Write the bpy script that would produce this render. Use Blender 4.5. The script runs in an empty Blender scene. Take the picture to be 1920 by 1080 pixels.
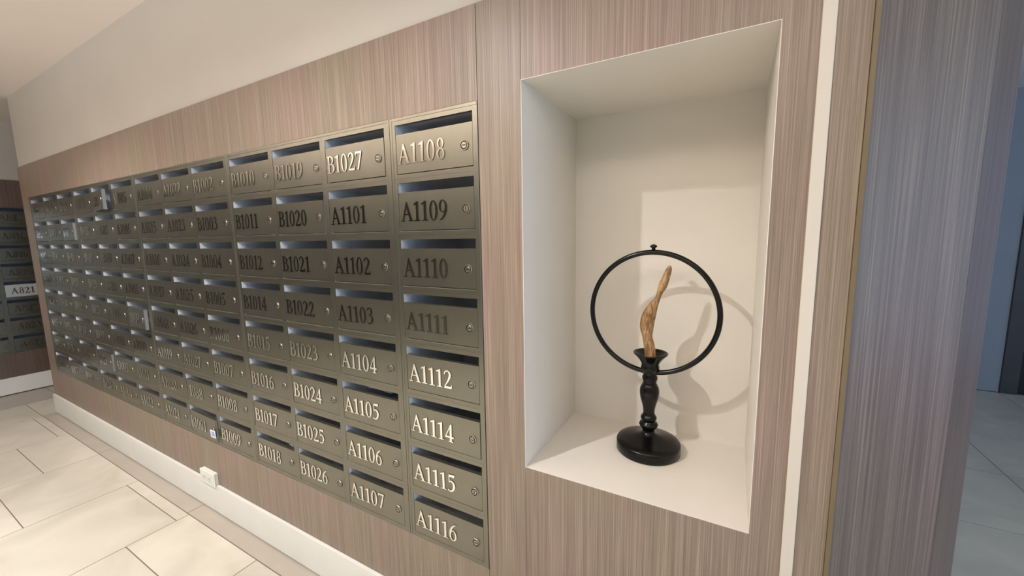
import bpy, bmesh, math, random
from mathutils import Matrix, Vector
from mathutils.geometry import tessellate_polygon
random.seed(7)
S = bpy.context.scene
C = S.collection

# ------------------------------------------------------------ camera, light, exposure
cam_d = bpy.data.cameras.new('camera'); cam = bpy.data.objects.new('camera', cam_d); C.objects.link(cam)
cam_d.sensor_width = 36.0; cam_d.lens = 36*747.394/1920; cam_d.clip_start = 0.02
R_ = ((0.8735, -0.4844, -0.0480), (0.4865, 0.8656, 0.1187), (-0.0159, -0.1270, 0.9918))  # columns: right, forward, up
m = Matrix(((R_[0][0], R_[0][2], -R_[0][1], 0.0), (R_[1][0], R_[1][2], -R_[1][1], -0.9),
            (R_[2][0], R_[2][2], -R_[2][1], 1.3654), (0, 0, 0, 1)))
cam.matrix_world = m
S.camera = cam

W = bpy.data.worlds.new('world'); S.world = W; W.use_nodes = True
W.node_tree.nodes['Background'].inputs[0].default_value = (0.35, 0.52, 0.9, 1)
W.node_tree.nodes['Background'].inputs[1].default_value = 0.4

def area(name, loc, rot, sx, sy, power, col):
    l = bpy.data.lights.new(name, 'AREA'); l.shape = 'RECTANGLE'; l.size = sx; l.size_y = sy
    l.energy = power; l.color = col
    o = bpy.data.objects.new(name, l); o.location = loc; o.rotation_euler = rot; C.objects.link(o); return o
def spot(name, loc, power, col, ang=130, rad=0.03, blend=0.6):
    l = bpy.data.lights.new(name, 'SPOT'); l.energy = power; l.color = col
    l.spot_size = math.radians(ang); l.spot_blend = blend; l.shadow_soft_size = rad
    o = bpy.data.objects.new(name, l); o.location = loc; C.objects.link(o); return o
WARM = (1.0, 0.985, 1.0)
area('window_daylight', (3.42, -1.4, 1.35), (0, math.radians(90), 0), 2.1, 2.4, 46, (0.50, 0.72, 1.0))
area('room_daylight', (3.42, 1.9, 1.35), (0, math.radians(90), 0), 2.1, 2.6, 4.5, (0.30, 0.62, 1.0))
area('ceiling_fill', (-1.9, -1.95, 2.10), (math.radians(180), 0, 0), 6.0, 0.5, 92, WARM)  # unseen uplight added to brighten the ceiling
spot('downlight_or_fill', (-1.08, -1.10, 2.44), 62, WARM, 144, 0.016, 0.55)
spot('downlight_or_fill', (-3.00, -1.10, 2.44), 96, WARM, 138, 0.03, 0.6)
for lx in (-0.5, -2.3): spot('downlight_or_fill', (lx, -2.1, 1.99), 150, WARM, 100, 0.05, 0.5)  # unseen spots added to brighten the floor for upward bounce
S.view_settings.view_transform = 'Standard'; S.view_settings.look = 'None'
S.view_settings.gamma = 1.0; S.view_settings.use_curve_mapping = False
S.view_settings.exposure = 0.22

# ------------------------------------------------------------ materials
def srgb(r, g, b):
    f = lambda c: (c/255/12.92) if c/255 <= 0.04045 else ((c/255+0.055)/1.055)**2.4
    return (f(r), f(g), f(b), 1)
def mat(name, col, rough=0.5, metal=0.0, var=0.0, vscale=6.0, bump=0.0, bscale=200.0, spec=0.5, stretch=(1, 1, 1), coat=0.0):
    M = bpy.data.materials.new(name); M.use_nodes = True; t = M.node_tree; b = t.nodes['Principled BSDF']
    b.inputs['Base Color'].default_value = col; b.inputs['Roughness'].default_value = rough
    b.inputs['Metallic'].default_value = metal; b.inputs['Specular IOR Level'].default_value = spec
    b.inputs['Coat Weight'].default_value = coat; b.inputs['Coat Roughness'].default_value = 0.15
    if var or bump:
        tc = t.nodes.new('ShaderNodeTexCoord'); mp = t.nodes.new('ShaderNodeMapping')
        mp.inputs['Scale'].default_value = stretch
        t.links.new(tc.outputs['Object'], mp.inputs[0])
    if var:
        n = t.nodes.new('ShaderNodeTexNoise'); n.inputs['Scale'].default_value = vscale; n.inputs['Detail'].default_value = 5
        t.links.new(mp.outputs[0], n.inputs['Vector'])
        r = t.nodes.new('ShaderNodeValToRGB'); e = r.color_ramp.elements
        e[0].position = 0.3; e[1].position = 0.7
        e[0].color = tuple(c*(1-var) for c in col[:3])+(1,); e[1].color = tuple(min(1, c*(1+var)) for c in col[:3])+(1,)
        t.links.new(n.outputs['Fac'], r.inputs[0]); t.links.new(r.outputs[0], b.inputs['Base Color'])
    if bump:
        n2 = t.nodes.new('ShaderNodeTexNoise'); n2.inputs['Scale'].default_value = bscale; n2.inputs['Detail'].default_value = 3
        t.links.new(mp.outputs[0], n2.inputs['Vector'])
        bp = t.nodes.new('ShaderNodeBump'); bp.inputs['Strength'].default_value = bump; bp.inputs['Distance'].default_value = 0.002
        t.links.new(n2.outputs['Fac'], bp.inputs['Height']); t.links.new(bp.outputs[0], b.inputs['Normal'])
    return M
def wood_mat(name, dark, mid, light, rough=0.42, spec=0.5):
    M = bpy.data.materials.new(name); M.use_nodes = True; t = M.node_tree; b = t.nodes['Principled BSDF']
    L = t.links.new
    tc = t.nodes.new('ShaderNodeTexCoord')
    def noise(sx, sz, scale, det):
        mp = t.nodes.new('ShaderNodeMapping'); mp.inputs['Scale'].default_value = (sx, sx, sz)
        L(tc.outputs['Object'], mp.inputs[0])
        n = t.nodes.new('ShaderNodeTexNoise'); n.inputs['Scale'].default_value = scale; n.inputs['Detail'].default_value = det
        n.inputs['Roughness'].default_value = 0.62
        L(mp.outputs[0], n.inputs['Vector']); return n
    fine = noise(1, 0.006, 420, 4); broad = noise(1, 0.02, 70, 3); patch = noise(1, 0.5, 3.2, 2)
    r = t.nodes.new('ShaderNodeValToRGB'); e = r.color_ramp.elements
    e[0].position = 0.33; e[0].color = dark; e[1].position = 0.70; e[1].color = light
    x = e.new(0.5); x.color = mid
    mx = t.nodes.new('ShaderNodeMath'); mx.operation = 'MULTIPLY_ADD'; mx.inputs[1].default_value = 0.7
    ad = t.nodes.new('ShaderNodeMath'); ad.operation = 'MULTIPLY'; ad.inputs[1].default_value = 0.3
    L(broad.outputs['Fac'], ad.inputs[0]); L(fine.outputs['Fac'], mx.inputs[0]); L(ad.outputs[0], mx.inputs[2])
    L(mx.outputs[0], r.inputs[0])
    # slow change between pinker and greener veneer
    r2 = t.nodes.new('ShaderNodeValToRGB'); f = r2.color_ramp.elements
    f[0].position = 0.38; f[0].color = (1.0, 0.93, 0.93, 1); f[1].position = 0.62; f[1].color = (0.93, 0.96, 0.87, 1)
    L(patch.outputs['Fac'], r2.inputs[0])
    mm = t.nodes.new('ShaderNodeMix'); mm.data_type = 'RGBA'; mm.blend_type = 'MULTIPLY'; mm.inputs['Factor'].default_value = 1
    L(r.outputs[0], mm.inputs['A']); L(r2.outputs[0], mm.inputs['B']); L(mm.outputs['Result'], b.inputs['Base Color'])
    b.inputs['Roughness'].default_value = rough; b.inputs['Specular IOR Level'].default_value = spec
    bp = t.nodes.new('ShaderNodeBump'); bp.inputs['Strength'].default_value = 0.12; bp.inputs['Distance'].default_value = 0.0006
    L(fine.outputs['Fac'], bp.inputs['Height']); L(bp.outputs[0], b.inputs['Normal'])
    return M
def tile_mat():
    M = bpy.data.materials.new('floor_tile'); M.use_nodes = True; t = M.node_tree; b = t.nodes['Principled BSDF']; L = t.links.new
    g = t.nodes.new('ShaderNodeNewGeometry'); oi = t.nodes.new('ShaderNodeObjectInfo')
    n = t.nodes.new('ShaderNodeTexNoise'); n.inputs['Scale'].default_value = 3.2; n.inputs['Detail'].default_value = 8; n.inputs['Distortion'].default_value = 0.8
    L(g.outputs['Position'], n.inputs['Vector'])
    r = t.nodes.new('ShaderNodeValToRGB'); e = r.color_ramp.elements
    e[0].position = 0.35; e[0].color = srgb(204, 197, 181); e[1].position = 0.68; e[1].color = srgb(222, 215, 199)
    L(n.outputs['Fac'], r.inputs[0])
    mr = t.nodes.new('ShaderNodeMapRange'); mr.inputs['To Min'].default_value = 0.93; mr.inputs['To Max'].default_value = 1.04
    L(oi.outputs['Random'], mr.inputs['Value'])
    v = t.nodes.new('ShaderNodeVectorMath'); v.operation = 'SCALE'
    L(r.outputs[0], v.inputs[0]); L(mr.outputs[0], v.inputs['Scale']); L(v.outputs[0], b.inputs['Base Color'])
    b.inputs['Roughness'].default_value = 0.3; b.inputs['Specular IOR Level'].default_value = 0.45
    return M
M_WOOD = wood_mat('veneer', srgb(113, 98, 87), srgb(138, 122, 109), srgb(172, 156, 142))
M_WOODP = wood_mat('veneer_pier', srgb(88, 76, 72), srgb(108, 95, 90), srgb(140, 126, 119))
M_EDGE = mat('edge_band', srgb(112, 98, 74), 0.45, var=0.1, vscale=20, stretch=(1, 1, .05))
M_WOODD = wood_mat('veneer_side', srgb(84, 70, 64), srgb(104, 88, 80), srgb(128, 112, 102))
M_WHITE = mat('white_paint', srgb(198, 193, 183), 0.75, var=0.02, vscale=3, bump=0.15, bscale=350)
M_GREIGE = mat('greige_paint', srgb(112, 107, 98), 0.8, var=0.03, vscale=3)
M_FARW = mat('grey_paint', srgb(158, 166, 176), 0.8, var=0.03, vscale=3)
M_NICHE = mat('niche_paint', srgb(221, 215, 203), 0.7, var=0.02, vscale=4, bump=0.12, bscale=350)
M_TRIM = mat('trim_paint', srgb(208, 200, 186), 0.4, var=0.02, vscale=5)
M_BASE = mat('skirting', srgb(232, 232, 224), 0.35, var=0.02, vscale=8)
M_TILE = tile_mat()
M_GROUT = mat('grout', srgb(120, 108, 94), 0.9, var=0.1, vscale=30)
M_STRIP = mat('border_tile', srgb(180, 170, 156), 0.3, var=0.06, vscale=5)
M_BOX = mat('box_enamel', srgb(130, 127, 114), 0.31, metal=0.87, var=0.05, vscale=9, bump=0.06, bscale=160)
M_INNER = mat('box_inside', srgb(214, 216, 220), 0.5, metal=0.0, var=0.05, vscale=9)
M_SIDE = mat('box_return', srgb(140, 140, 136), 0.4, metal=0.3, var=0.04, vscale=9)
M_LIT_EDGE = mat('box_lit_edge', srgb(150, 144, 124), 0.4, metal=0.3, var=0.04, vscale=9)
M_DOOR_REFL = mat('painted_door_reflection', srgb(205, 212, 214), 0.25, metal=0.3, var=0.05, vscale=9)  # pale colour paints a window reflection onto one door
M_STEEL = mat('polished_steel', srgb(246, 241, 230), 0.12, metal=1.0, var=0.02, vscale=30)
M_RET_SHADE = mat('letter_return_shade', srgb(74, 68, 56), 0.5, metal=0.3, var=0.05, vscale=30)
M_LOCK = mat('lock_steel', srgb(160, 154, 140), 0.34, metal=1.0, var=0.03, vscale=40)
M_DARK = mat('dark_hole', srgb(18, 17, 15), 0.6, var=0.1, vscale=30)
M_BLACK = mat('black_lacquer', srgb(6, 6, 6), 0.22, var=0.15, vscale=12, spec=0.32)
M_FLAME = None
M_PAPER = mat('paper', srgb(226, 228, 236), 0.7, var=0.02, vscale=30)
M_PAPERB = mat('blue_print', srgb(150, 165, 215), 0.7, var=0.15, vscale=300)
M_PLAST = mat('outlet_plastic', srgb(232, 230, 220), 0.35, var=0.01, vscale=20)
M_OPP = mat('dark_panel', srgb(46, 40, 34), 0.6, var=0.15, vscale=3, stretch=(6, 6, .4))
M_CEIL = mat('ceiling_paint', srgb(246, 234, 224), 0.85, var=0.015, vscale=2)
M_FRAME = mat('dark_frame', srgb(72, 70, 74), 0.4, var=0.1, vscale=6)
M_DOORK = mat('dark_door', srgb(22, 22, 28), 0.4, var=0.1, vscale=6)

# ------------------------------------------------------------ helpers
def link(name, me, parent=None):
    o = bpy.data.objects.new(name, me); C.objects.link(o)
    if parent: o.parent = parent
    return o
def finish(bm, name, mats, smooth=False):
    bmesh.ops.recalc_face_normals(bm, faces=bm.faces)
    me = bpy.data.meshes.new(name); bm.to_mesh(me); bm.free()
    for x in (mats if isinstance(mats, (list, tuple)) else [mats]): me.materials.append(x)
    if smooth:
        for p in me.polygons: p.use_smooth = True
    return me
def bx(bm, x0, x1, y0, y1, z0, z1, mi=0, bev=0.0):
    r = bmesh.ops.create_cube(bm, size=1.0)
    vs = r['verts']
    for v in vs:
        v.co = Vector(((x0+x1)/2+v.co.x*(x1-x0), (y0+y1)/2+v.co.y*(y1-y0), (z0+z1)/2+v.co.z*(z1-z0)))
    fs = {f for v in vs for f in v.link_faces}
    for f in fs: f.material_index = mi
    if bev:
        es = list({e for v in vs for e in v.link_edges})
        bmesh.ops.bevel(bm, geom=es, offset=bev, segments=1, affect='EDGES', profile=0.5)
def box(name, x0, x1, y0, y1, z0, z1, mt, parent=None, bev=0.0):
    bm = bmesh.new(); bx(bm, x0, x1, y0, y1, z0, z1, 0, bev)
    return link(name, finish(bm, name, mt), parent)
def struct(o):
    o['kind'] = 'structure'; return o
def empty(name, loc, rz=0, label=None, cat=None, group=None):
    o = bpy.data.objects.new(name, None); C.objects.link(o); o.location = loc; o.rotation_euler = (0, 0, rz)
    o.empty_display_size = 0.05
    if label: o['label'] = label
    if cat: o['category'] = cat
    if group: o['group'] = group
    return o
def tag(o, label, cat, group=None):
    o['label'] = label; o['category'] = cat
    if group: o['group'] = group
    return o
def lathe(bm, prof, seg=48, cx=0, cy=0, mi=0):
    rings = []
    for r, z in prof:
        if r < 1e-5: rings.append([bm.verts.new((cx, cy, z))])
        else: rings.append([bm.verts.new((cx+r*math.cos(2*math.pi*i/seg), cy+r*math.sin(2*math.pi*i/seg), z)) for i in range(seg)])
    for a, b in zip(rings, rings[1:]):
        for i in range(seg):
            j = (i+1) % seg
            if len(a) == 1 and len(b) == 1: continue
            if len(a) == 1: f = bm.faces.new((a[0], b[j], b[i]))
            elif len(b) == 1: f = bm.faces.new((a[i], a[j], b[0]))
            else: f = bm.faces.new((a[i], a[j], b[j], b[i]))
            f.material_index = mi; f.smooth = True

# ------------------------------------------------------------ room shell
CE = 2.4582; WT = 1.9462; BB = 0.1575
XL, XR, YF, YB = -5.75, 3.5, -2.8, 3.9
XE = -4.8026                                  # free left end of the mailbox wall
floor = struct(box('floor', XL-0.1, XR+0.1, YF-0.1, YB+0.1, -0.12, -0.0010, M_GROUT))
# tiles, each one a piece of the floor, in rows one third out of step
P = 0.608; G = 0.0021
tile_cache = {}
def tile(x0, x1, y0, y1, mt):
    if x1-x0 < 0.01 or y1-y0 < 0.01: return
    k = (round(x1-x0, 3), round(y1-y0, 3), mt.name)
    if k not in tile_cache:
        bm = bmesh.new(); bx(bm, -(x1-x0)/2+G, (x1-x0)/2-G, -(y1-y0)/2+G, (y1-y0)/2-G, -0.010, 0.0, 0, 0.0005)
        tile_cache[k] = finish(bm, 'tile', mt)
    o = link('tile', tile_cache[k], floor); o.location = ((x0+x1)/2, (y0+y1)/2, 0)
def tile_rows(xs, ytop, ybot, ph0, mt, step=0.19):
    for k, (x0, x1) in enumerate(xs):
        ph = ph0-step*(k % 3)
        ys = [ytop]; y = ph
        while y > ybot: ys.append(y); y -= P
        ys.append(ybot)
        for a, b in zip(ys, ys[1:]): tile(x0, x1, b, a, mt)
e = [-4.780+P*i for i in range(0, 14)]
tile_rows(list(zip(e, e[1:])), -0.085, YF, -0.137, M_TILE)
tile_rows([(-5.28, -4.78)], -0.085, YF, -0.50, M_TILE)
tile_rows([(-5.75, -5.28)], 0.6, YF, 0.12, M_STRIP)
tile_rows([(-5.28, -4.80)], 0.6, -0.085, 0.3, M_TILE)
x = -4.80
while x < 0.18: tile(x, min(x+1.216, 0.18), -0.085, 0.0, M_STRIP); x += 1.216
# floor of the room beyond the opening
xb = [0.43, 0.775, 1.383, 1.991, 2.599, 3.5]
for a, b in zip(xb, xb[1:]):
    yy = [-0.085, 0.424, 1.032, 1.640, 2.248, 2.856, 3.2, 3.9]
    for c, d in zip(yy, yy[1:]): tile(a, b, c, d, M_TILE)

struct(box('ceiling', XL-0.1, XR+0.1, YF-0.1, YB+0.1, CE, CE+0.1, M_CEIL))
# wall that carries the mailboxes: plaster above, veneer panels below
wall = struct(box('wall_back', XE, 0.43, 0.010, 0.60, WT-0.02, CE, M_WHITE))
def panel(x0, x1, z0, z1, mt=M_WOOD, name='veneer_panel', th=0.018):
    return box(name, x0, x1, 0.0, th, z0, z1, mt, wall, 0.0006)
BKL, BKR, BKT, BKB = -4.6250, -0.5972, 1.7144, 0.3797      # mailbox bank
NL, NR, NB, NT = -0.4701, 0.0530, 0.7433, 1.7401           # niche
g = 0.0008
panel(XE, BKL, BB-0.02, BKT)
panel(XE, -0.5968-g, BKT, WT)
panel(BKL, BKR, BB-0.02, BKB)
panel(-0.5968+g, NL-0.0004, 0.0, WT)
pb = bmesh.new()
bx(pb, NL+0.0004, 0.1103, 0, 0.018, NT, WT); bx(pb, NL+0.0004, 0.1103, 0, 0.018, 0, NB); bx(pb, NR, 0.1103, 0, 0.018, NB, NT)
link('veneer_panel', finish(pb, 'veneer_panel', M_WOOD), wall)
panel(0.1312, 0.1796, 0.0, WT)
box('end_panel', XE-0.0005, XE+0.015, 0.0185, 1.0, 0.0, WT-0.021, M_WOOD, wall)
box('backing', XE+0.016, 0.17, 0.45, 0.60, 0.0, WT-0.021, M_DARK, wall)
# niche lining
D = 0.384
nb = bmesh.new()
def quad(bm, pts, mi=0):
    f = bm.faces.new([bm.verts.new(p) for p in pts]); f.material_index = mi
t_ = 0.0013
NL_, NR_, NB_, NT_ = NL, NR, NB, NT
NL += 0.0007; NR -= 0.0007; NB += 0.0007; NT -= 0.0007
bx(nb, NL, NR, D, D+t_, NB-t_, NT+t_); bx(nb, NL-t_, NL, -0.0003, D+t_, NB-t_, NT+t_)
bx(nb, NR, NR+t_, -0.0003, D+t_, NB-t_, NT+t_); bx(nb, NL, NR, -0.0003, D, NT, NT+t_)
bx(nb, NL, NR, -0.0003, D, NB-t_, NB)
link('niche_lining', finish(nb, 'niche_lining', M_NICHE), wall)
NL, NR, NB, NT = NL_, NR_, NB_, NT_
struct(box('trim_1', 0.1103, 0.1312, -0.003, 0.02, 0.0, CE, M_TRIM, None, 0.0008))
struct(box('baseboard_back', XE-0.001, 0.1100, -0.012, -0.0003, 0.006, BB, M_BASE, None, 0.001))
# pier at the right, its faces turning away towards the opening
P0 = Vector((0.188, 0)); P1 = Vector((0.3595, 0.099)); P2 = Vector((0.4255, 0.193))
pier = struct(box('wall_pier', 0.1798, 0.188, -0.004, 0.06, 0.0, CE, M_EDGE, None, 0.001))
def slab(name, a, b, th, z0, z1, mt, parent):
    d = (b-a).normalized(); n = Vector((-d.y, d.x))*th
    bm = bmesh.new(); q = [a, b, b+n, a+n]
    lo = [bm.verts.new((p.x, p.y, z0)) for p in q]; hi = [bm.verts.new((p.x, p.y, z1)) for p in q]
    bm.faces.new(lo); bm.faces.new(hi)
    for i in range(4): bm.faces.new((lo[i], lo[(i+1) % 4], hi[(i+1) % 4], hi[i]))
    return link(name, finish(bm, name, mt), parent)
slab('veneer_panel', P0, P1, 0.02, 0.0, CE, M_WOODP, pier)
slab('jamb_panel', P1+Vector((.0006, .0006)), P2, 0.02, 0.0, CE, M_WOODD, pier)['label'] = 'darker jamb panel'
struct(box('wall_partition', 0.33, 0.425, 0.62, YB, 0.0, CE, M_WHITE))
box('reveal_panel', 0.40, 0.425, 0.215, 0.619, 0.0, CE, M_WOOD, pier)
# side wall at the far left with the second bank
YS0, YS1 = -0.655, 0.290            # side bank extent along y
wl = struct(box('wall_left', XL-0.5, XL-0.012, YF, 1.2, WT, CE, M_WHITE))
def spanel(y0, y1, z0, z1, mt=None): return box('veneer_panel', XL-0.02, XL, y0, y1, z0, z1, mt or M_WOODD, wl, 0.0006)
SBT = 1.7062; SBB = 0.3797
spanel(YS0, 1.2, SBT, WT); spanel(YS0, 1.2, BB-0.02, SBB)
spanel(YF, YS0, BB-0.02, WT, M_OPP); spanel(YS1, 1.2, SBB, SBT)
box('backing', XL-0.5, XL-0.40, YF, 1.2, 0.0, WT-0.001, M_DARK, wl)
struct(box('baseboard_left', XL+0.0003, XL+0.012, YF, 1.2, 0.008, BB, M_BASE, None, 0.001))
struct(box('wall_recess', XL-0.1, XE+0.1, 1.2, 1.3, 0.0, CE, M_WHITE))
# wall behind the camera: dark panelling to the left, white to the right
struct(box('wall_front', XL-0.1, -1.9, YF-0.1, YF, 0.0, 2.0, M_OPP))
struct(box('wall_front_upper', XL-0.1, -1.9, YF-0.1, YF, 2.0, CE, M_GREIGE))
struct(box('fill_ledge', XL, 2.0, YF, YF+1.15, 2.00, 2.03, M_TRIM))  # unseen shelf added to carry the ceiling fill light
struct(box('fill_ledge_lip', XL, 2.0, YF+1.14, YF+1.15, 2.03, 2.08, M_TRIM))  # lip of the added shelf
struct(box('wall_front_right', -1.9, XR+0.1, YF-0.1, YF, 0.0, CE, M_WHITE))
# right end: glazed window wall
wr = struct(box('wall_right', XR, XR+0.1, YF, YB, 0.0, 0.2, M_WHITE))
box('lintel', XR, XR+0.1, YF, YB, 2.43, CE, M_WHITE, wr)
w1 = struct(box('window_1', XR, XR+0.1, YF, YF+0.08, 0.2, 2.43, M_FRAME))
for k in range(1, 6):
    yk = YF+k*(YB-YF)/5-0.04
    box('mullion', XR+0.005, XR+0.095, yk-0.04, yk+0.04, 0.2, 2.43, M_FRAME, w1)
# far wall of the room beyond, with its door
struct(box('wall_far', 0.3, 1.995, YB, YB+0.1, 0.004, CE, M_FARW))
struct(box('wall_far_right', 3.1, XR+0.1, YB, YB+0.1, 0.0, CE, M_WHITE))
dr = struct(box('door_1', 2.10, 2.995, YB+0.03, YB+0.075, 0.004, 2.15, M_DOORK, None, 0.002))
box('door_frame', 1.996, 2.098, YB-0.015, YB+0.1, 0.002, 2.25, M_FRAME, dr, 0.003)
box('door_frame', 2.997, 3.099, YB-0.015, YB+0.1, 0.002, 2.25, M_FRAME, dr, 0.003)
box('door_frame', 2.0985, 2.9965, YB-0.015, YB+0.1, 2.152, 2.25, M_FRAME, dr, 0.003)
box('overpanel', 1.996, 3.099, YB, YB+0.1, 2.252, CE, M_WHITE, dr)
hb = bmesh.new(); bx(hb, 2.16, 2.28, YB-0.03, YB-0.015, 1.02, 1.04, 0, 0.003); bx(hb, 2.16, 2.18, YB-0.02, YB+0.03, 1.02, 1.04)
link('door_handle', finish(hb, 'door_handle', M_LOCK), dr)

# ------------------------------------------------------------ glyphs (serif numerals and A, B), unit = cap height
def cat(pts, n=6):
    out = []
    for i in range(len(pts)-1):
        p0 = pts[max(i-1, 0)]; p1 = pts[i]; p2 = pts[i+1]; p3 = pts[min(i+2, len(pts)-1)]
        for k in range(n):
            t = k/n
            out.append(tuple(0.5*((2*b)+(-a+c)*t+(2*a-5*b+4*c-d)*t*t+(-a+3*b-3*c+d)*t**3) for a, b, c, d in zip(p0, p1, p2, p3)))
    out.append(tuple(pts[-1])); return out
def stroke(pts, n=5):
    s = cat(pts, n); L, R = [], []
    for i, (x, y, w) in enumerate(s):
        a = s[max(i-1, 0)]; b = s[min(i+1, len(s)-1)]
        dx, dy = b[0]-a[0], b[1]-a[1]; l = math.hypot(dx, dy) or 1
        nx, ny = -dy/l*w/2, dx/l*w/2
        L.append((x+nx, y+ny)); R.append((x-nx, y-ny))
    return ('strip', L, R)
def ring(cx, cy, rx, ry, ix, iy, n=22):
    o = [(cx+rx*math.cos(2*math.pi*i/n), cy+ry*math.sin(2*math.pi*i/n)) for i in range(n+1)]
    q = [(cx+ix*math.cos(2*math.pi*i/n), cy+iy*math.sin(2*math.pi*i/n)) for i in range(n+1)]
    return ('strip', o, q)
def poly(*p): return ('poly', list(p))
six = [ring(.29, .30, .24, .315, .135, .265), stroke([(.50, .97, .03), (.36, .90, .07), (.20, .72, .10), (.11, .50, .11), (.105, .30, .11)])]
def flip(parts, w, h):
    out = []
    for p in parts:
        if p[0] == 'strip': out.append(('strip', [(w-x, h-y) for x, y in p[1]], [(w-x, h-y) for x, y in p[2]]))
        else: out.append(('poly', [(w-x, h-y) for x, y in p[1]]))
    return out
G_ = {
 '0': (.62, [ring(.31, .485, .255, .50, .135, .45)]),
 '1': (.52, [poly((.21, .04), (.35, .04), (.35, .98), (.29, .98), (.21, .90)), poly((.07, .80), (.21, .84), (.21, .93), (.29, .98), (.07, .865)),
             poly((.10, 0), (.46, 0), (.46, .045), (.10, .045))]),
 '2': (.60, [stroke([(.08, .74, .06), (.14, .88, .075), (.29, .945, .07), (.43, .83, .12), (.43, .66, .13), (.33, .44, .10), (.20, .25, .06), (.09, .08, .05)]),
             poly((.05, 0), (.53, 0), (.57, .20), (.52, .20), (.49, .115), (.08, .115))]),
 '3': (.60, [stroke([(.10, .80, .05), (.17, .91, .07), (.30, .945, .06), (.42, .84, .11), (.41, .66, .11), (.30, .54, .06), (.20, .52, .05)]),
             stroke([(.22, .525, .05), (.36, .51, .07), (.47, .38, .12), (.47, .22, .13), (.34, .06, .07), (.18, .03, .07), (.07, .10, .07)])]),
 '4': (.62, [poly((.34, 0), (.47, 0), (.47, .98), (.40, .98), (.34, .90)), poly((.02, .25), (.09, .25), (.40, .90), (.40, .98)),
             poly((.02, .22), (.59, .22), (.59, .31), (.06, .31)), poly((.25, 0), (.56, 0), (.56, .04), (.25, .04))]),
 '5': (.58, [poly((.13, .84), (.49, .84), (.53, .99), (.13, .965)), poly((.13, .50), (.18, .52), (.18, .90), (.13, .90)),
             stroke([(.14, .53, .04), (.28, .60, .08), (.43, .50, .12), (.47, .31, .135), (.37, .09, .09), (.20, .02, .07), (.06, .08, .07)])]),
 '6': (.60, six), '9': (.60, flip(six, .58, .97)),
 '7': (.56, [poly((.05, .86), (.55, .86), (.55, .97), (.07, .97)), poly((.05, .75), (.09, .75), (.13, .90), (.06, .94)),
             poly((.16, 0), (.28, 0), (.55, .90), (.46, .90))]),
 '8': (.60, [ring(.30, .735, .20, .25, .105, .205), ring(.30, .255, .245, .275, .125, .225)]),
 'A': (.86, [poly((.13, .03), (.185, .03), (.45, .86), (.41, .99)), poly((.40, .99), (.46, .99), (.80, .03), (.65, .03), (.375, .85)),
             poly((.22, .32), (.62, .32), (.60, .375), (.24, .375)), poly((.03, 0), (.29, 0), (.29, .04), (.03, .04)), poly((.55, 0), (.89, 0), (.89, .04), (.55, .04))]),
 'B': (.70, [poly((.14, .0), (.27, .0), (.27, .97), (.14, .97)), poly((.04, 0), (.38, 0), (.38, .045), (.04, .045)), poly((.04, .925), (.38, .925), (.38, .97), (.04, .97)),
             stroke([(.25, .945, .05), (.40, .935, .06), (.53, .83, .12), (.53, .66, .12), (.40, .53, .06), (.25, .515, .05)]),
             stroke([(.25, .515, .05), (.44, .505, .06), (.60, .38, .13), (.60, .18, .13), (.44, .03, .065), (.25, .022, .05)])]),
}
def number_mesh(txt, h=0.0572, depth=0.0020):
    bm = bmesh.new(); x = 0.0; n = 0
    for ch in txt:
        adv, parts = G_[ch]
        for p in parts:
            d0 = -depth-0.00004*(n % 5); n += 1
            T = lambda q: ((x+q[0])*h, q[1]*h)
            if p[0] == 'strip':
                A = [T(q) for q in p[1]]; B = [T(q) for q in p[2]]
                fa = [bm.verts.new((a[0], d0, a[1])) for a in A]; fb = [bm.verts.new((a[0], d0, a[1])) for a in B]
                ba = [bm.verts.new((a[0], 0, a[1])) for a in A]; bb = [bm.verts.new((a[0], 0, a[1])) for a in B]
                for i in range(len(A)-1):
                    bm.faces.new((fa[i], fa[i+1], fb[i+1], fb[i]))
                    bm.faces.new((fa[i], ba[i], ba[i+1], fa[i+1])); bm.faces.new((fb[i], fb[i+1], bb[i+1], bb[i]))
            else:
                A = [T(q) for q in p[1]]
                f = [bm.verts.new((a[0], d0, a[1])) for a in A]; b = [bm.verts.new((a[0], 0, a[1])) for a in A]
                for tri in tessellate_polygon([[Vector((a[0], a[1], 0)) for a in A]]): bm.faces.new([f[i] for i in tri])
                for i in range(len(A)): bm.faces.new((f[i], f[(i+1) % len(A)], b[(i+1) % len(A)], b[i]))
        x += adv
    # point every cap towards the viewer side (-y)
    me = bpy.data.meshes.new('unit_number')
    for f in bm.faces:
        f.normal_update()
        if abs(f.normal.y) > 0.9 and f.normal.y > 0: f.normal_flip()
        if abs(f.normal.y) < 0.5: f.material_index = 1  # side faces coloured dark to paint the shaded letter edges
    bm.to_mesh(me); bm.free(); me.materials.append(M_STEEL); me.materials.append(M_RET_SHADE)
    return me

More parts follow.
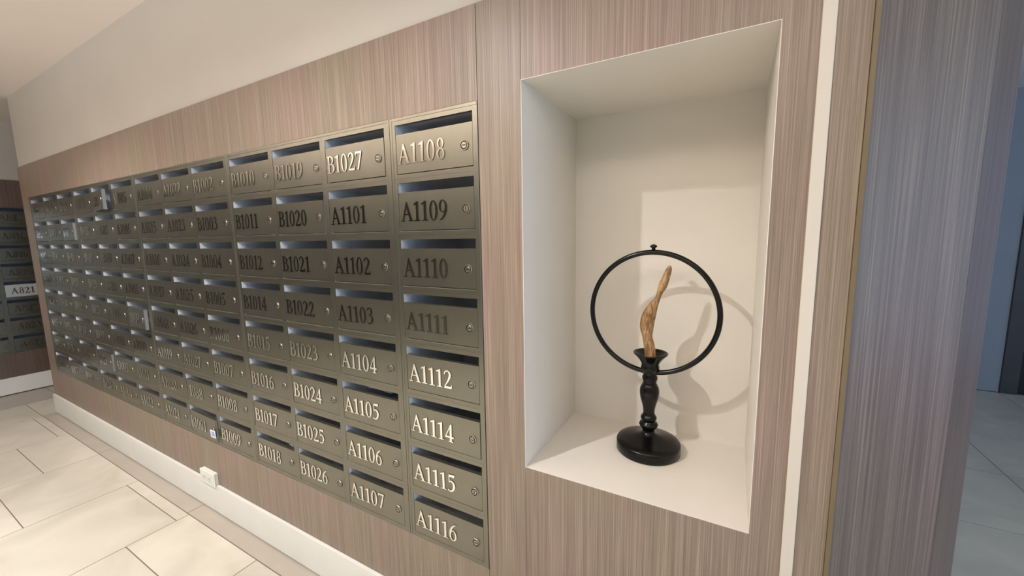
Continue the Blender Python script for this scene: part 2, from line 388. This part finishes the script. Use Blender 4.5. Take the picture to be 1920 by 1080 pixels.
# ------------------------------------------------------------ mailboxes
SW = 0.2745; SH = 0.0272; CH = 0.142; RP = 0.16555; CT = 0.0118; LM = 0.012
BD = 0.30
def casing_mesh(w):
    x0, x1, z0, z1 = -LM, w-LM, -(RP-CT)+0.0003, CT
    bm = bmesh.new()
    d = 0.0016; rd = 0.012
    bx(bm, x0, 0, 0, d, z0, z1); bx(bm, SW, x1, 0, d, z0, z1)                       # stiles
    bx(bm, 0, SW, 0, rd, 0, z1); bx(bm, 0, SW, 0, rd, z0, -CH)                        # rails
    bx(bm, 0.0004, SW-0.0004, 0.0004, rd, -CH, -CH+0.0008, 2)  # paler strip paints the lit rail edge under the door
    # inner box, lighter metal
    a = 0.0012
    bx(bm, -a, 0.0, d, BD, z0+.001, z1-.001, 1); bx(bm, SW, SW+a, d, BD, z0+.001, z1-.001, 1)
    bx(bm, 0, SW, rd, BD, z1-.003, z1-.0015, 1); bx(bm, 0, SW, rd, BD, z0+.0015, z0+.003, 1)
    bx(bm, -a, SW+a, BD, BD+a, z0+.001, z1-.001, 1)
    return finish(bm, 'casing', [M_BOX, M_INNER, M_LIT_EDGE])
def door_mesh(mt, mt2):
    # tray shaped door: face, folded top lip and side returns; origin on its left hinge line at slot-top height
    bm = bmesh.new(); gp = 0.0016; x0, x1, z0, z1 = gp, SW-gp, -CH+0.0036, -SH
    bx(bm, x0, x1, 0.0008, 0.0022, z0, z1, 0)
    bx(bm, x0, x0+0.0012, 0.0022, 0.016, z0, z1, 1); bx(bm, x1-0.0012, x1, 0.0022, 0.016, z0, z1, 1)
    bx(bm, x0+.0012, x1-.0012, 0.0022, 0.014, z1-0.0014, z1, 0); bx(bm, x0+.0012, x1-.0012, 0.0022, 0.014, z0, z0+0.0012, 0)
    return finish(bm, 'door', [mt, mt2])
def lock_mesh():
    bm = bmesh.new()
    lathe(bm, [(0.0128, 0.0), (0.0134, 0.0022), (0.0124, 0.0036), (0.0112, 0.0036), (0.0100, 0.0012), (0.0088, 0.0012), (0.0084, 0.0034), (0.0078, 0.0038), (0.0, 0.0038)], 26)
    for f in bm.faces:
        c = f.calc_center_median()
        if 0.0086 < math.hypot(c.x, c.y) < 0.0111: f.material_index = 1
        f.smooth = False
    bmesh.ops.rotate(bm, verts=bm.verts, cent=(0, 0, 0), matrix=Matrix.Rotation(math.radians(90), 3, 'X'))
    bmesh.ops.recalc_face_normals(bm, faces=bm.faces)
    k = len(bm.faces)
    bx(bm, -0.0056, 0.0056, -0.0041, -0.0034, -0.0013, 0.0013, 1)
    me = bpy.data.meshes.new('lock'); bm.to_mesh(me); bm.free(); me.materials.append(M_LOCK); me.materials.append(M_DARK)
    return me
DOOR = door_mesh(M_BOX, M_SIDE); DOOR_P = door_mesh(M_DOOR_REFL, M_INNER); LOCK = lock_mesh(); CAS = {}
def mailbox(x, y, z, rz, w, txt, label, group, ajar=0, pale=False, texts=True):
    w = round(w, 4)
    if w not in CAS: CAS[w] = casing_mesh(w)
    t = empty('mailbox', (x, y, z), rz, label, 'mailbox', group)
    link('casing', CAS[w], t)
    d = link('door', DOOR_P if pale else DOOR, t); d.rotation_euler = (0, 0, math.radians(-ajar))
    if pale: d['label'] = 'door with painted pale window reflection'
    elif ajar >= 2: d['label'] = 'door standing slightly open'
    n = link('unit_number', number_mesh(txt), d); n.location = (0.0055+random.uniform(-.001, .001), 0.0008, -0.1108+random.uniform(-.0012, .0012))
    if len(txt) == 4: n.location.x = 0.030
    n.rotation_euler = (0, math.radians(random.uniform(-.5, .5)), 0)
    l = link('lock', LOCK, d); l.location = (0.2470, 0.0008, -0.0845); l.rotation_euler = (0, math.radians(random.choice([0, 0, 8, -12, 90])), 0)
    return t
cols = [  # from the right-hand end to the left
 (-0.8886, 'A1108 A1109 A1110 A1111 A1112 A1114 A1115 A1116'),
 (-1.2086, 'B1027 A1101 A1102 A1103 A1104 A1105 A1106 A1107'),
 (-1.5093, 'B1019 B1020 B1021 B1022 B1023 B1024 B1025 B1026'),
 (-1.8100, 'B1010 B1011 B1012 B1014 B1015 B1016 B1017 B1018'),
 (-2.1279, 'B1002 B1003 B1004 B1005 B1006 B1007 B1008 B1009'),
 (-2.4290, 'A1022 A1023 A1024 A1025 A1026 A1027 1088 B1001'),
 (-2.7301, 'A1014 A1015 A1016 A1017 A1018 A1019 A1020 A1021'),
 (-3.0525, 'A1005 A1006 A1007 A1008 A1009 A1010 A1011 A1012'),
 (-3.3560, 'B925 B926 B927 B928 A1001 A1002 A1003 A1004'),
 (-3.6596, 'B917 B918 B919 B920 B921 B922 B923 B924'),
 (-3.9868, 'B908 B909 B910 B911 B912 B914 B915 B916'),
 (-4.2903, 'A928 B901 B902 B903 B904 B905 B906 B907'),
 (-4.5937, 'A920 A921 A922 A923 A924 A925 A926 A927')]
ORD = ['first', 'second', 'third', 'fourth', 'fifth', 'sixth', 'seventh', 'eighth', 'ninth', 'tenth', 'eleventh', 'twelfth', 'thirteenth']
AJ = {(8, 0): 7.0, (10, 1): 2.6, (7, 4): 4.2, (9, 6): 2.2, (5, 7): 1.6, (0, 5): 0.7, (2, 1): 0.8, (1, 0): 0.5}
pitch = [0.2997, 0.3007, 0.3007, 0.3007, 0.3011, 0.3011, 0.3011, 0.3035, 0.3035, 0.3035, 0.3035, 0.3035, 0.3035]
ZT = 1.6938
for c, (x, names) in enumerate(cols):
    for r, t in enumerate(names.split()):
        st = ' with its door slightly open' if AJ.get((c, r), 0) >= 2 else ''
        lab = f'grey mailbox {t}{st}, {ORD[c]} column from the right, {ORD[r]} row down'
        mailbox(x, 0, ZT-RP*r, 0, pitch[c]-0.0002, t, lab, 'mailboxes in the long wood-panelled wall', AJ.get((c, r), 0))
ZB = ZT-RP*7-(RP-CT)
# slim frames round each unit of the bank
units = [(0, 0), (1, 3), (4, 6), (7, 9), (10, 12)]
edges = []
for a, b in units: edges.append((cols[b][0]-LM, cols[a][0]-LM+pitch[a]))
# right neighbour first
where = ['at the right-hand end, one column wide', 'three columns wide, second unit from the right', 'three columns wide, middle unit of five',
         'three columns wide, second unit from the left', 'three columns wide, at the left-hand end']
bounds = [BKR]
for i in range(4): bounds.append((edges[i][0]+edges[i+1][1])/2)
bounds.append(BKL)
for i, (l, r) in enumerate(edges):
    o0, o1 = bounds[i+1], bounds[i]
    f = empty('mailbox_rack', ((l+r)/2, 0, ZB), 0, 'slim grey metal mailbox rack '+where[i], 'rack', 'racks of the long mailbox bank')
    cx = (l+r)/2
    def fb(nm, x0, x1, z0, z1):
        if x1-x0 > 0.0006:
            bm = bmesh.new(); bx(bm, x0-cx, x1-cx, -0.001, 0.02, z0-ZB, z1-ZB, 0, 0.0006)
            link(nm, finish(bm, nm, M_BOX), f)
    fb('stile', o0+0.0007, l-0.0001, BKB, BKT); fb('stile', r+0.0001, o1-0.0007, BKB, BKT)
    fb('top_rail', l, r, ZT+CT+0.0001, BKT); fb('bottom_rail', l, r, BKB, ZB-0.0001)

# second bank on the side wall (doors face the camera side, +x)
side = [(-0.0135, 'A817 A818 A819 A820 A821 A822 A823 A824', 'nearest the corner'), (-0.3150, 'A808 A809 A810 A811 A812 A814 A815 A816', 'further from the corner')]
for y, names, wh in side:
    for r, t in enumerate(names.split()):
        pale = t == 'A821'
        lab = f'dark side-wall mailbox {t}, {wh}, {ORD[r]} row down'
        if pale: lab = 'mailbox A821 with a pale window reflection painted on its door, on the side wall near the corner'
        mailbox(XL, y, ZT-RP*r, math.radians(90), 0.3013, t, lab, 'mailboxes in the side wall', 0, pale)
sf = empty('mailbox_rack', (XL, -0.17, SBB), 0, 'slim dark rack of the side-wall mailboxes at the far left', 'rack')
for nm, y0, y1, z0, z1 in [('stile', YS0, -0.3272, SBB, SBT), ('top_rail', -0.327, 0.288, ZT+CT+.0002, SBT), ]:
    bm = bmesh.new(); bx(bm, -0.02, 0.001, y0+0.17, y1+0.17, z0-SBB, z1-SBB, 0, 0.0004); link(nm, finish(bm, nm, M_BOX), sf)

# mail showing in the slots
def letter(x0, x1, z0, z1, y, sag, label, mt=M_PAPER):
    bm = bmesh.new(); n = 8; top = []; bot = []
    for i in range(n+1):
        u = i/n; z = z0+(z1-z0)*u+sag*4*u*(1-u); xx = x0+(x1-x0)*u-(x0+x1)/2
        top.append((xx, z-(z0+z1)/2))
    V = []
    for xx, zz in top: V.append([bm.verts.new((xx, yy, zz+dz)) for yy, dz in ((0, 0), (0, 0.0012), (0.12, -0.0188), (0.12, -0.02))])
    for a, b in zip(V, V[1:]):
        for k in range(4): bm.faces.new((a[k], a[(k+1) % 4], b[(k+1) % 4], b[k]))
    bm.faces.new(V[0]); bm.faces.new(V[-1])
    o = link('letter', finish(bm, 'letter', mt)); o.location = ((x0+x1)/2, y, (z0+z1)/2)
    return tag(o, label, 'letter')
letter(-1.2086+0.105, -1.2086+0.215, 0.8656-0.0165, 0.8656-0.0185, 0.024, 0.003, 'white envelope edge lying inside the slot of mailbox A1105')
letter(-3.0525+0.190, -3.0525+0.262, 0.7005-0.009, 0.7005-0.018, 0.010, 0.001, 'white paper corner sticking out of the slot of mailbox A1011')
letter(-1.8100+0.222, -1.8100+0.262, 0.5350-0.014, 0.5350-0.020, 0.010, 0.001, 'tiny white paper scrap in the slot of mailbox B1018')
# card stuck on B1001
bm = bmesh.new(); bx(bm, -0.026, 0.026, -0.0010, 0, -0.019, 0.019, 0, 0.0003); bx(bm, -0.015, 0.017, -0.0013, -0.0010, -0.011, 0.013, 1)
o = link('card', finish(bm, 'card', [M_PAPER, M_PAPERB])); o.location = (-2.176, -0.0125, 0.4375); o.rotation_euler = (0, math.radians(-4), math.radians(-2.2))
tag(o, 'small white and pale blue card stuck over the lock of mailbox B1001', 'card')

# power socket on the skirting board
so = empty('power_socket', (-2.276, -0.0, 0.150), 0, 'white double wall socket above the skirting under mailbox B1009', 'socket')
bm = bmesh.new(); bx(bm, -0.070, 0.070, -0.0205, -0.0125, -0.004, 0.068, 0, 0.003)
bx(bm, -0.066, 0.066, -0.0125, 0.0, 0.009, 0.066, 0)
link('face_plate', finish(bm, 'face_plate', M_PLAST), so)
for sx in (-0.026, 0.026):
    bm = bmesh.new(); bx(bm, -0.017, 0.017, -0.0225, -0.0205, -0.017, 0.017, 0, 0.0015)
    for dx, dz, w, h in ((-0.006, 0.003, .0012, .005), (0.006, 0.003, .0012, .005), (0, -0.008, .0022, .0022)):
        bx(bm, dx-w, dx+w, -0.0228, -0.0224, dz-h, dz+h, 1)
    q = link('outlet', finish(bm, 'outlet', [M_PLAST, M_DARK]), so); q.location = (sx, 0, 0.032)

# ------------------------------------------------------------ candle holder in the niche
CX, CY = -0.195, 0.245
ch = empty('candle_holder', (CX, CY, NB), 0, 'black turned wooden candle stand with a round hoop, standing in the white niche', 'candle holder')
prof = [(0.0, 0.0005), (0.086, 0.0005), (0.0885, 0.003), (0.0885, 0.027), (0.086, 0.031), (0.070, 0.0365), (0.045, 0.0425), (0.026, 0.049), (0.018, 0.055),
        (0.0160, 0.060), (0.0175, 0.066), (0.0240, 0.0735), (0.0265, 0.079), (0.0240, 0.0845), (0.0178, 0.088), (0.0175, 0.091),
        (0.0215, 0.0955), (0.0222, 0.100), (0.0205, 0.105), (0.0165, 0.109), (0.0155, 0.118), (0.0172, 0.131), (0.0208, 0.145), (0.0245, 0.158),
        (0.0265, 0.1705), (0.0268, 0.180), (0.0250, 0.190), (0.0205, 0.199), (0.0180, 0.204), (0.0188, 0.210), (0.0210, 0.216), (0.0210, 0.2215),
        (0.0185, 0.226), (0.0182, 0.233), (0.0215, 0.240), (0.0250, 0.245), (0.0252, 0.251), (0.0235, 0.256), (0.0245, 0.262), (0.0300, 0.2705),
        (0.0385, 0.281), (0.0455, 0.288), (0.0472, 0.2905), (0.0462, 0.292), (0.0430, 0.2895), (0.0330, 0.281), (0.0200, 0.275), (0.0, 0.274)]
bm = bmesh.new(); lathe(bm, prof, 64)
link('stand', finish(bm, 'stand', M_BLACK, True), ch)
bm = bmesh.new(); RR, rt = 0.1698, 0.0071; n1, n2 = 96, 12; vv = []
HZ = 0.4045
for i in range(n1):
    a = 2*math.pi*i/n1
    vv.append([bm.verts.new(((RR+rt*math.cos(b))*math.cos(a), rt*math.sin(b), HZ+(RR+rt*math.cos(b))*math.sin(a))) for b in [2*math.pi*j/n2 for j in range(n2)]])
for i in range(n1):
    for j in range(n2): bm.faces.new((vv[i][j], vv[(i+1) % n1][j], vv[(i+1) % n1][(j+1) % n2], vv[i][(j+1) % n2]))
link('hoop', finish(bm, 'hoop', M_BLACK, True), ch)
bm = bmesh.new(); z = HZ+RR+rt-0.002
lathe(bm, [(0, z), (0.0052, z), (0.0050, z+0.007), (0.0092, z+0.009), (0.0096, z+0.0115), (0.0062, z+0.0155), (0.0, z+0.0168)], 24)
link('knob', finish(bm, 'knob', M_BLACK, True), ch)
# carved flame-shaped piece standing in the dish
def flame_mat():
    M = bpy.data.materials.new('carved_wood'); M.use_nodes = True; t = M.node_tree; b = t.nodes['Principled BSDF']; L = t.links.new
    tc = t.nodes.new('ShaderNodeTexCoord'); mp = t.nodes.new('ShaderNodeMapping'); mp.inputs['Scale'].default_value = (1, 1, 0.22)
    mp.inputs['Rotation'].default_value = (0, 0.25, 0)
    n = t.nodes.new('ShaderNodeTexNoise'); n.inputs['Scale'].default_value = 130; n.inputs['Detail'].default_value = 6; n.inputs['Distortion'].default_value = 1.2
    L(tc.outputs['Object'], mp.inputs[0]); L(mp.outputs[0], n.inputs['Vector'])
    r = t.nodes.new('ShaderNodeValToRGB'); e = r.color_ramp.elements
    e[0].position = .36; e[0].color = srgb(112, 80, 48); e[1].position = .66; e[1].color = srgb(184, 148, 102)
    L(n.outputs['Fac'], r.inputs[0]); L(r.outputs[0], b.inputs['Base Color']); b.inputs['Roughness'].default_value = 0.5
    bp = t.nodes.new('ShaderNodeBump'); bp.inputs['Strength'].default_value = 0.5; bp.inputs['Distance'].default_value = 0.002
    L(n.outputs['Fac'], bp.inputs['Height']); L(bp.outputs[0], b.inputs['Normal']); return M
fl = [(0.0, 1.0180, 0.0140), (-0.0010, 1.0303, 0.0151), (-0.0052, 1.0559, 0.0151), (-0.0110, 1.0794, 0.0138), (-0.0129, 1.0997, 0.0181), (-0.0118, 1.1183, 0.0200), (-0.0087, 1.1369, 0.0205),
      (-0.0034, 1.1556, 0.0185), (0.0070, 1.1781, 0.0128), (0.0145, 1.1913, 0.0085), (0.0191, 1.2040, 0.0084), (0.0249, 1.2185, 0.0113), (0.0292, 1.2329, 0.0119),
      (0.0350, 1.2507, 0.0102), (0.0390, 1.2648, 0.0088), (0.0414, 1.2746, 0.0066), (0.0424, 1.2812, 0.0026)]
fs = cat(fl, 4); bm = bmesh.new(); rg = []; ns = 20
for i, (cx, z, r) in enumerate(fs):
    tw = i*0.045; row = []
    for j in range(ns):
        a = 2*math.pi*j/ns
        k = 1+0.10*math.cos(2*(a+tw))+0.03*math.sin(3*(a-tw))
        row.append(bm.verts.new((cx+r*math.cos(a)*min(k, 1.02), 0.004*math.sin(i*0.12)+r*0.75*k*math.sin(a), z-1.018)))
    rg.append(row)
for a, b in zip(rg, rg[1:]):
    for j in range(ns): bm.faces.new((a[j], a[(j+1) % ns], b[(j+1) % ns], b[j]))
bm.faces.new(rg[0]); bm.faces.new(rg[-1])
f = link('flame_ornament', finish(bm, 'flame_ornament', flame_mat(), True)); f.location = (CX, CY, 1.0184)
tag(f, 'tan wavy flame-shaped carved wood ornament standing in the black dish inside the hoop', 'ornament')
